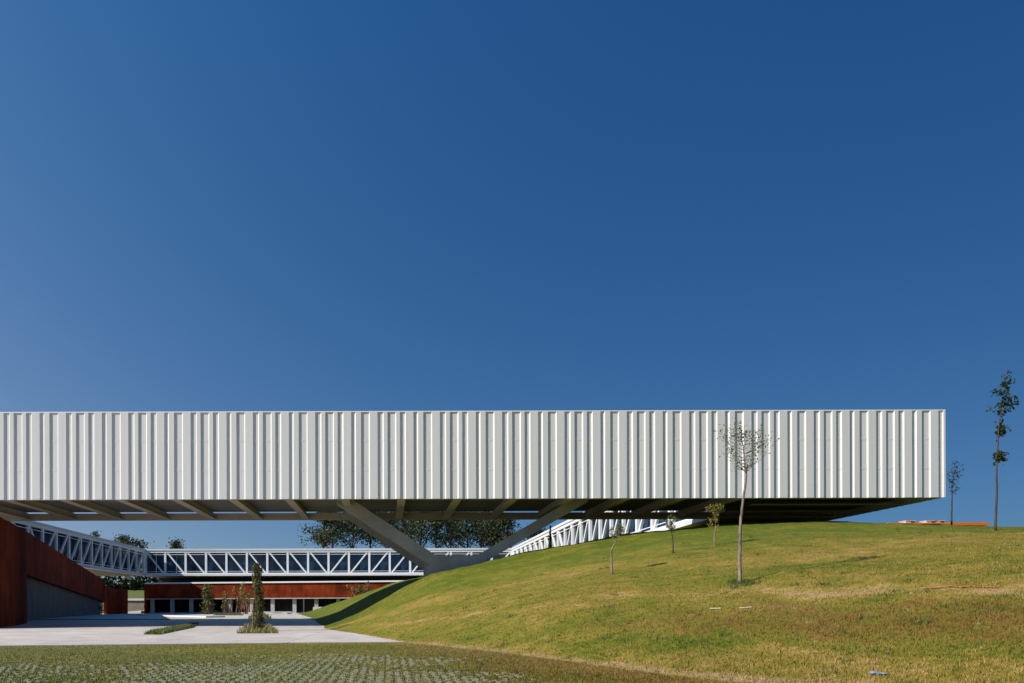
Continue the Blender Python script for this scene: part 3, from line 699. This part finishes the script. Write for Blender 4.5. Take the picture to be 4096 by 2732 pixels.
# ------------------------------------------------------------------ trees
def leaves(pts, size, mat_name, jitter=1.0, flat=0.0):
    pts = np.array(pts); n = len(pts)
    a = NR.normal(size=(n, 3)); a /= np.linalg.norm(a, axis=1)[:, None]
    b = NR.normal(size=(n, 3)); b -= (b*a).sum(1)[:, None]*a; b /= np.linalg.norm(b, axis=1)[:, None]
    s = (size*(0.6+0.8*NR.random(n)))[:, None]
    q = np.stack([pts-a*s*.5, pts+b*s*.28, pts+a*s*.5, pts-b*s*.28], 1)
    return fastmesh(mat_name, q.reshape(-1, 3), 4)

def young_tree(label, trunk_px, Y, r0, crown, nbr, nleaf, lsize, leafm, barkm, name='young_tree', group=None, seed=1, extra=None, spread=0.5):
    """trunk_px: picture positions of the trunk at distance Y, base first; crown: list of ellipses (px, py, rx, ry) likewise"""
    rr = random.Random(seed)
    base = at(*trunk_px[0], Y); base.z = float(H(base.x, base.y))+EY - .05
    t = thing(name, label, 'tree', group, base)
    pts = [base] + [at(a, b, Y + rr.uniform(-.05, .05)) for a, b in trunk_px[1:]]
    n = len(pts); fine = []; rad = []
    for i in range(n-1):
        for k in range(4):
            f = k/4; fine.append(pts[i].lerp(pts[i+1], f) + Vector((rr.uniform(-1, 1), rr.uniform(-1, 1), 0))*r0*.12)
    fine.append(pts[-1])
    N_ = len(fine)
    for i in range(N_): rad.append(r0*(1-.82*i/(N_-1)) + (r0*.35 if i == 0 else 0))
    fine = [p-base for p in fine]
    m = MB().tube(fine, rad, 8)
    leafpts = []
    for _ in range(nbr):
        cpx, cpy, rx, ry = crown[rr.randrange(len(crown))]
        while True:
            u, v, w_ = rr.uniform(-1, 1), rr.uniform(-1, 1), rr.uniform(-1, 1)
            if u*u+v*v+w_*w_ < 1: break
        tip = at(cpx+u*rx, cpy+v*ry, Y) - base; tip.y += w_*rx/FPX*Y*.9
        # leave the trunk below the tip
        cand = [i for i in range(N_//2, N_) if fine[i].z < tip.z - .45*math.hypot(tip.x-fine[i].x, tip.y-fine[i].y)]
        if not cand: cand = [N_//2]
        i = min(cand, key=lambda i: (fine[i]-tip).length*(.8+rr.random()*.5))
        s = fine[i]; d = tip-s; L_ = d.length
        mid = s + d*.5 + Vector((d.x*.10, d.y*.10, -abs(L_)*.05)) + Vector((rr.uniform(-1, 1), rr.uniform(-1, 1), rr.uniform(-1, 1)))*L_*.07
        q1 = s.lerp(mid, .5) + Vector((0, 0, -L_*.02)); q2 = mid.lerp(tip, .5)
        rb = min(rad[i]*.55, r0*.32)
        m.tube([s, q1, mid, q2, tip], [rb, rb*.8, rb*.6, rb*.4, rb*.2], 5)
        # twigs
        for _k in range(3):
            f = rr.uniform(.35, 1); a = mid.lerp(tip, (f-.35)/.65)
            e = a + Vector((rr.uniform(-.7, .7), rr.uniform(-.7, .7), rr.uniform(.2, 1.3)))*L_*.24
            m.tube([a, a.lerp(e, .5)+Vector((0, 0, .01)), e], [rb*.3, rb*.22, rb*.12], 4)
            for _l in range(max(1, nleaf//(nbr*4))):
                leafpts.append(a.lerp(e, rr.random()**.6) + Vector((rr.gauss(0, 1), rr.gauss(0, 1), rr.gauss(0, 1)))*lsize*spread)
        for _l in range(max(1, nleaf//(nbr*4))):
            leafpts.append(mid.lerp(tip, rr.random()) + Vector((rr.gauss(0, 1), rr.gauss(0, 1), rr.gauss(0, 1)))*lsize*spread*1.3)
    o = m.build('trunk', barkm, t, smooth=True)
    link('crown', leaves([tuple(p) for p in leafpts], lsize, 'crown'), leafm, t)
    return t, base

def z6(u, v): return ((2600+u/1.96)/4, (1600+v/1.96)/4)
def z5(u, v): return ((2100+u/2.614)/4, (1950+v/2.614)/4)
def z7(u, v): return ((3200+u/1.96)/4, (1600+v/1.96)/4)
hy = lambda px, py: hit(px, py).y
q = hy(740.5, 584)
big, bigbase = young_tree('tallest slender tree on the slope with pale bark and sparse crown against the cladding',
    [z6(706, 1438), z6(704, 1250), z6(707, 1050), z6(716, 930), z6(731, 790), z6(748, 690), z6(757, 600), z6(752, 540), z6(738, 430), z6(722, 300), z6(716, 210)], q, .038,
    [(*z6(560, 330), 7, 16), (*z6(620, 430), 10, 16), (*z6(640, 260), 10, 10), (*z6(715, 240), 9, 10), (*z6(725, 350), 10, 14), (*z6(800, 250), 10, 10), (*z6(830, 370), 12, 14), (*z6(920, 340), 12, 12), (*z6(790, 470), 9, 9), (*z6(660, 520), 9, 7)],
    50, 820, .045, M['leaf_pale'], M['bark'], seed=3, spread=1.3)
# small low twigs of that tree
young_tree('small crooked sapling left of the tall tree, its crown across the white truss', [z5(912, 912), z5(906, 780), z5(904, 665), z5(925, 620), z5(947, 585), z5(955, 520), z5(975, 450), z5(985, 400)], hy(613, 575), .032,
    [(*z5(960, 440), 8, 8), (*z5(900, 450), 6, 6), (*z5(1000, 430), 6, 6), (*z5(970, 490), 7, 5)], 34, 460, .05, M['leaf_pale'], M['bark'], seed=5, group='young trees on the hill')
young_tree('slim sapling with a small pale crown below the tip of the white truss', [z5(1549, 702), z5(1548, 610), z5(1543, 520), z5(1532, 470), z5(1530, 400), z5(1540, 330)], hy(673.5, 554), .028,
    [(*z5(1535, 345), 8, 6), (*z5(1560, 430), 9, 4), (*z5(1500, 380), 5, 5)], 30, 400, .055, M['leaf_pale'], M['darkbark'], seed=6, group='young trees on the hill')
young_tree('sapling with yellowing top leaves against the dark soffit', [z5(1991, 640), z5(1984, 590), z5(1980, 550), z5(1990, 470), z5(1993, 400), z5(2005, 300), z5(2000, 220)], hy(714.5, 547), .028,
    [(*z5(1930, 230), 6, 5), (*z5(2020, 215), 8, 5), (*z5(1960, 330), 8, 8), (*z5(1975, 390), 7, 7), (*z5(2050, 240), 5, 4)], 36, 460, .06, M['leaf_dry'], M['bark'], seed=8, group='young trees on the hill')
young_tree('tall thin tree with dark green tufted crown at the far right', [z7(1533, 1035), z7(1540, 850), z7(1546, 700), z7(1543, 590), z7(1548, 470), z7(1556, 330), z7(1562, 230), z7(1575, 100), z7(1600, -40), z7(1632, -230)], hy(996, 532), .044,
    [(*z7(1630, -190), 4, 7), (*z7(1620, -90), 9, 9), (*z7(1570, -20), 9, 8), (*z7(1650, 10), 8, 7), (*z7(1560, 80), 10, 7), (*z7(1620, 150), 8, 6), (*z7(1585, 480), 6, 3.5), (*z7(1560, 520), 4, 4), (*z7(1590, 250), 3, 6)],
    46, 700, .14, M['leaf_dark'], M['darkbark'], seed=9, spread=.5)
young_tree('small nearly bare tree beside the corner of the white building', [z7(1190, 1010), z7(1191, 900), z7(1194, 770), z7(1193, 700), z7(1205, 620), z7(1215, 520)], 38.5, .05,
    [(*z7(1175, 590), 5, 8), (*z7(1215, 560), 8, 9), (*z7(1240, 560), 6, 8), (*z7(1180, 680), 7, 8), (*z7(1215, 700), 5, 8), (*z7(1220, 520), 5, 3)], 50, 240, .09, M['leaf_dark'], M['darkbark'], seed=10, spread=.5)

# thin bare shrubs and upright leafy columns in the plaza
def column_shrub(label, px, base_py, top_py, Y, rad_, n, stake=True, mat=None):
    b = at(px, base_py, Y); b.z = float(G(Y))+EY+.02; h = (VY-top_py)/FPX*Y+EY - b.z
    t = thing('column_shrub', label, 'shrub', None, b)
    m = MB()
    for i in range(7):
        a = i*0.9; r_ = rad_*.45
        m.tube([(r_*math.cos(a), r_*math.sin(a), 0), (r_*.9*math.cos(a+.3), r_*.9*math.sin(a+.3), h*.45), (r_*.4*math.cos(a+.5), r_*.4*math.sin(a+.5), h*.93)], [.022, .016, .008], 5)
    m.build('stems', M['bark'], t)
    if stake:
        MB().tube([(-rad_*.95, 0, -.1), (-rad_*.9, 0, h*.42)], [.03, .028], 6).build('stake', M['stakewood'], t)
    pts = []
    while len(pts) < n:
        z = rnd.random()*h; f = z/h
        R_ = rad_*(.82+.22*math.sin(f*11+1)**2)*(1-.22*f)*(1 if f < .96 else .7)
        if f < .06: R_ *= .7
        a = rnd.random()*6.28; r_ = R_*math.sqrt(rnd.random())*(1+.25*math.sin(3*a+f*14))
        if mnoise.noise(Vector((math.cos(a)*2, math.sin(a)*2, z*4+px))) < -.22: continue
        pts.append((r_*math.cos(a)*1.15+.05*math.sin(f*5), r_*math.sin(a), z))
    link('foliage', leaves(pts, min(rad_*.36, .26), 'foliage'), mat or M['leaf_col'], t)
    return t
M['stakewood'] = material('stake_wood', (0.22, 0.10, 0.05), 0.8, 0, .2, (0.30, 0.15, 0.08), (5, 5, 5))
cy = gp(258, 630.5)[1]
column_shrub('tall narrow leafy column standing in the square bed of dry grass', 258, 630.5, 563, cy, .215, 3800)
column_shrub('leafy column before the shaded left end of the rusty pavilion', 208, 613, 584, 80, .75, 900, False)
column_shrub('thin short leafy column just left of the bare shrubs', 225, 613, 590, 82, .42, 420, False)
def bare_shrub(label, px, base, top, Y, w_, n, leafn, seed, lm):
    rr = random.Random(seed); b = at(px, base, Y); b.z = min(b.z, float(H(b.x, b.y))+EY); h = (VY-top)/FPX*Y+EY-b.z
    t = thing('bare_shrub', label, 'shrub', None, b); m = MB(); pts = []
    for i in range(n):
        a = Vector((rr.uniform(-.5, .5)*w_, rr.uniform(-.5, .5)*w_, 0)); hh = h*rr.uniform(.55, 1)
        e = a + Vector((rr.uniform(-.35, .35)*w_, rr.uniform(-.35, .35)*w_, hh)); mm = a.lerp(e, .5)+Vector((rr.uniform(-.1, .1)*w_, 0, 0))
        m.tube([a, mm, e], [.07, .055, .025], 5)
        for k in range(leafn//n): pts.append(tuple(mm.lerp(e, rr.random()) + Vector((rr.gauss(0, .16), rr.gauss(0, .16), rr.gauss(0, .16)))))
    m.build('stems', M['stakewood'], t); link('foliage', leaves(pts, .3, 'foliage'), lm, t)
bare_shrub('cluster of tall bare reddish stems before the rusty pavilion', 239, 613, 583, 83, 2.6, 14, 260, 4, M['leaf_dry'])
bare_shrub('tuft of dry stems on the grass slope before the rusty pavilion', 361, 598.5, 581, 78, 2.0, 14, 200, 12, M['leaf_col'])

# pines beyond the court
def pine(label, px, top, base_z, Y, cw, seed, name='pine_tree', group='pines beyond the far wing', low=.42, n=1500, mat='leaf_pine'):
    rr = random.Random(seed); b = Vector(((px-VX)/FPX*Y, Y, base_z+EY)); h = (VY-top)/FPX*Y+EY-b.z
    t = thing(name, label, 'tree', group, b); m = MB()
    lean = rr.uniform(-.03, .03)*h
    tr = [Vector((lean*f*f + rr.uniform(-.15, .15), rr.uniform(-.1, .1), h*f)) for f in (0, .2, .4, .6, .8, .95)]
    m.tube(tr, [.34, .29, .25, .2, .12, .05], 7)
    pts = []
    for c in range(22):
        f = low + (1-low)*rr.random()**.8; R_ = cw/2*(math.sin(min(1, (f-low)/(1-low)*1.05+.12)*math.pi)**.6+.15)
        a = rr.random()*6.28; r_ = R_*rr.uniform(.3, 1)
        c_ = Vector((lean*f*f + r_*math.cos(a), r_*math.sin(a), h*f))
        s = Vector((lean*f*f, 0, h*max(f-.12, .1)))
        m.tube([s, s.lerp(c_, .5)+Vector((0, 0, -.2)), c_], [.12, .08, .04], 4)
        k = rr.uniform(.5, 1.15)*cw*.17
        for _ in range(n//22):
            pts.append((c_.x+rr.gauss(0, k), c_.y+rr.gauss(0, k), c_.z+rr.gauss(0, k*.62)))
    m.build('trunk', M['pinebark'], t); link('crown', leaves(pts, .48, 'crown'), M[mat], t)
    return t
pines = [(322, 513, 150, 7.5, 'leftmost pine of the dark row, its crown against open sky'), (333, 507, 156, 9, 'second pine from the left end of the row'),
         (352, 509, 150, 9, 'pine showing in the gap left of the concrete strut'), (370, 505, 158, 9, 'pine half hidden by the left concrete strut'),
         (388, 508, 152, 9, 'pine behind the lower half of the left concrete strut'), (405, 504, 158, 9.5, 'pine rising directly above the middle of the left concrete strut'), (421, 507, 150, 9, 'pine just right of the left strut, over the far roof edge'), (436, 505, 156, 9, 'pine above the foot of the left strut'), (452, 508, 151, 9, 'pine above the centre of the concrete strut base'),
         (467, 506, 158, 8.5, 'pine above the right end of the concrete strut base'), (481, 510, 152, 8.5, 'pine just left of the foot of the right strut'), (495, 513, 156, 7.5, 'second pine from the right end of the row, left of the right strut'), (506, 517, 150, 6.5, 'rightmost tall pine, beside the right concrete strut')]
for i, (px, top, Y, cw, lb) in enumerate(pines):
    pine(lb or 'unused', px, top, 1.5, Y, cw, 20+i, low=.63, n=3000 if 2 < i < 9 else 2300)
pine('pine whose rounded top shows left above the far corner of the truss', 126, 537, 1.5, 170, 6.5, 51, low=.5, n=2200, group='small treetops over the truss roof')
pine('low treetop just right of the rounded pine above the truss corner', 139, 542, 1.5, 170, 6, 52, low=.5, n=2000, group='small treetops over the truss roof')
pine('lone small treetop over the far wing roof, left of centre', 176, 541, 1.5, 172, 4.5, 53, low=.5, n=1600, group='small treetops over the truss roof')
pine('faint treetop tip over the left truss roof', 94, 532, 1.5, 185, 3.5, 54, low=.6, n=400, group='small treetops over the truss roof')
for i, (px, top, lb) in enumerate([(537, 531, 'bushy tree left behind the right concrete strut'), (551, 534, 'bushy tree at the top of the glaring right truss')]):
    pine(lb, px, top, 1.5, 140, 5.5, 60+i, name='bushy_tree', group=None, low=.35, n=2600, mat='hedge')
for o_ in list(COL.objects):
    if o_.name.startswith('bushy_tree') and 'group' in o_: del o_['group']
tc = thing('cypress', 'thin dark pointed cypress in front of the glaring right truss', 'tree', None, (0, 0, 0))
cb_ = at(550.5, 547, 37); cb_.z = float(H(cb_.x, cb_.y))+EY; tc.location = cb_
MB().tube([(0, 0, -.1), (0, 0, 1.0)], [.035, .02], 6).build('trunk', M['darkbark'], tc)
hh = (VY-526)/FPX*37+EY-cb_.z
link('crown', leaves([(rnd.gauss(0, .045)*(1.1-f), rnd.gauss(0, .045)*(1.1-f), f*hh) for f in [rnd.random() for _ in range(500)]], .09, 'crown'), M['leaf_dark'], tc)
# dark hedge under the far end of the left wing
pts = [(rnd.uniform(-62, -30), rnd.uniform(128, 134), EY+rnd.uniform(2.5, 7.0)*rnd.uniform(.6, 1)) for _ in range(5200)]
tag(link('thicket', leaves(pts, .9, 'thicket'), M['hedge']), 'dark thicket seen under the left wing beyond the terrace', 'bushes', kind='stuff')

# ------------------------------------------------------------------ small things lying on the slope
def lying(label, name, a, b, w_, h_, mat, cat, group=None):
    pa, pb = hit(*a), hit(*b); 
    m = MB(); u = (pb-pa); n_ = Vector((-u.y, u.x, 0)).normalized()*w_/2
    lift = Vector((0, 0, .015))
    m.hexa([pa-n_+lift, pb-n_+lift, pb+n_+lift, pa+n_+lift, pa-n_+lift+Vector((0, 0, h_)), pb-n_+lift+Vector((0, 0, h_)), pb+n_+lift+Vector((0, 0, h_)), pa+n_+lift+Vector((0, 0, h_))])
    return tag(m.build(name, mat), label, cat, group)
lying('left one of two pale wooden slats lying on the slope below the tall tree', 'slat', (710.5, 610.2), (721, 610), .025, .010, M['wood'], 'slat', 'pale slats on the slope')
lying('right one of two pale wooden slats lying on the slope, slightly tilted', 'slat', (739, 610), (752, 609), .025, .010, M['wood'], 'slat', 'pale slats on the slope')
# crumpled blue plastic
pb_ = hit(877, 677); bm = bmesh.new(); bmesh.ops.create_icosphere(bm, subdivisions=3, radius=.06)
for v in bm.verts:
    n_ = mnoise.noise(v.co*14)*.7 + mnoise.noise(v.co*40)*.35
    v.co = v.co*(1+n_); v.co.z *= .28; v.co.x *= 1.5
mb_ = bpy.data.meshes.new('plastic_bag'); bm.to_mesh(mb_); bm.free()
o = link('plastic_bag', mb_, M['bluebag']); o.location = pb_ + Vector((0, 0, .03)); tag(o, 'crumpled blue and white plastic bag lying in the grass at the bottom', 'bag')
# orange netting lying along the slope
m = MB()
def netpts():
    P_ = []
    for i in range(41):
        f = i/40; px = 930 + 67*f; py = 590.6 - 1.2*math.sin(f*3.1) + .4*math.sin(f*17)
        P_.append(hit(px, py))
    return P_
NP = netpts()
for k in range(4):
    for i in range(40):
        if k in (0, 3) and rnd.random() < .6 or rnd.random() < .4: continue
        a = NP[i]+Vector((0, k*.10, .02+.015*math.sin(i*1.3+k))); b = NP[i+1]+Vector((0, k*.10, .02+.015*math.sin((i+1)*1.3+k)))
        m.bar(a, b, .016, .012, Vector((0, 1, 0)))
for i in range(0, 41):
    if rnd.random() < .3: continue
    a = NP[i]+Vector((0, -.02, .025)); b = NP[i]+Vector((0.02, .32, .03)); m.bar(a, b, .012, .012)
tag(m.build('safety_net', M['orangenet']), 'torn orange safety netting lying along the slope at the right', 'netting')

# dark clods and tufts scattered over the slope
m = MB()
for _ in range(420):
    Y = 8*(4.2**rnd.random()); px = rnd.uniform(440, 1030); X = (px-VX)/FPX*Y
    if tpar(X, Y) < .08: continue
    z = float(H(X, Y))+EY; s = rnd.uniform(.02, .05)
    k = len(m.v); 
    pts_ = [(X+math.cos(a)*s*rnd.uniform(.7, 1.3), Y+math.sin(a)*s*rnd.uniform(.7, 1.3), z-.01) for a in (0, 1.26, 2.5, 3.77, 5)]
    m.v += pts_ + [(X+rnd.uniform(-.3, .3)*s, Y, z+s*rnd.uniform(.5, .9))]
    m.f += [(k+i, k+(i+1) % 5, k+5) for i in range(5)]
def weeds():
    out_ = []
    for c in range(170):
        if c < 26: bx, by = bigbase.x + rnd.gauss(0, .16), bigbase.y + rnd.gauss(0, .22)
        else:
            by = 8.5*(3.2**rnd.random()); bx = (rnd.uniform(430, 1030)-VX)/FPX*by
            if mnoise.noise(Vector((bx*.7, by*.7, 3))) < -.05: continue
        if tpar(bx, by) < .05: continue
        for k in range(26):
            x, y = bx+rnd.gauss(0, .07), by+rnd.gauss(0, .07); z = float(H(x, y))+EY-.01; h = rnd.uniform(.03, .11); th = rnd.random()*6.28
            dx, dy = math.cos(th)*.009, math.sin(th)*.009
            out_ += [(x-dx, y-dy, z), (x+dx, y+dy, z), (x+rnd.uniform(-.6, .6)*h, y+rnd.uniform(-.6, .6)*h, z+h)]
    return fastmesh('weeds', out_, 3)
M['weed'] = leafmat('weed_green', (0.04, 0.075, 0.012), (0.13, 0.16, 0.03), trans=0.15)
tag(link('weeds', weeds(), M['weed']), 'dark green weed tufts scattered over the slope', 'weeds', kind='stuff')
M['clod'] = material('earth_clod', (0.10, 0.07, 0.04), .95, 0, .1, (0.28, 0.2, 0.12), (7, 7, 7))
tag(m.build('earth_clods', M['clod']), 'small earth clods scattered through the grass of the slope', 'soil', kind='stuff')

# ------------------------------------------------------------------ a distant figure by the end of the left wall
def person():
    b = Vector(((100.5-VX)/FPX*84, 84, 0)); b.z = float(G(84))+EY+.02
    t = thing('person', 'distant person in white top and blue trousers by the dark left wall', 'person', None, b)
    def skin(name, V, E, Rr, mat):
        me = bpy.data.meshes.new(name); me.from_pydata(V, E, []); o = link(name, me, mat, t)
        md = o.modifiers.new('Skin', 'SKIN')
        for i, r_ in enumerate(Rr): me.skin_vertices[0].data[i].radius = (r_, r_)
        me.skin_vertices[0].data[0].use_root = True
        s = o.modifiers.new('Sub', 'SUBSURF'); s.levels = s.render_levels = 1
        return o
    V = [(0, 0, .95), (0, 0, 1.2), (0, 0, 1.42), (0, 0, 1.52), (0, 0, 1.64), (0, -.01, 1.74), (.1, 0, .88), (.12, .05, .48), (.13, 0, .06), (.14, -.16, .04),
         (-.1, 0, .88), (-.12, -.12, .48), (-.13, -.02, .06), (-.14, -.2, .04), (.19, 0, 1.4), (.25, .05, 1.12), (.24, -.08, .86), (-.19, 0, 1.4), (-.25, -.02, 1.12), (-.22, -.15, .88)]
    E = [(0, 1), (1, 2), (2, 3), (3, 4), (4, 5), (0, 6), (6, 7), (7, 8), (8, 9), (0, 10), (10, 11), (11, 12), (12, 13), (2, 14), (14, 15), (15, 16), (2, 17), (17, 18), (18, 19)]
    Rr = [.14, .13, .15, .055, .09, .085, .09, .065, .045, .035, .09, .065, .045, .035, .06, .045, .035, .06, .045, .035]
    skin('body', V, E, Rr, M['skintone'])
    skin('shirt', [(0, 0, .92), (0, 0, 1.2), (0, 0, 1.44), (.2, 0, 1.4), (.26, .05, 1.14), (-.2, 0, 1.4), (-.26, -.02, 1.14)], [(0, 1), (1, 2), (2, 3), (3, 4), (2, 5), (5, 6)], [.165, .155, .16, .08, .06, .08, .06], M['shirt'])
    skin('trousers', [(0, 0, .96), (.1, 0, .86), (.12, .05, .48), (.13, 0, .1), (-.1, 0, .86), (-.12, -.12, .48), (-.13, -.02, .1)], [(0, 1), (1, 2), (2, 3), (0, 4), (4, 5), (5, 6)], [.16, .11, .08, .07, .11, .08, .07], M['jeans'])
    bm = bmesh.new(); bmesh.ops.create_uvsphere(bm, u_segments=12, v_segments=8, radius=.105)
    for v in list(bm.verts):
        if v.co.z < -.02 and v.co.y < .02: bm.verts.remove(v)
    me = bpy.data.meshes.new('hair'); bm.to_mesh(me); bm.free(); o = link('hair', me, M['darkbark'], t); o.location = (0, .01, 1.72)
M['skintone'] = material('skin', (0.45, 0.27, 0.19), .6); M['shirt'] = material('white_cotton', (0.8, 0.82, 0.85), .8); M['jeans'] = material('blue_cloth', (0.05, 0.08, 0.2), .8)
person()
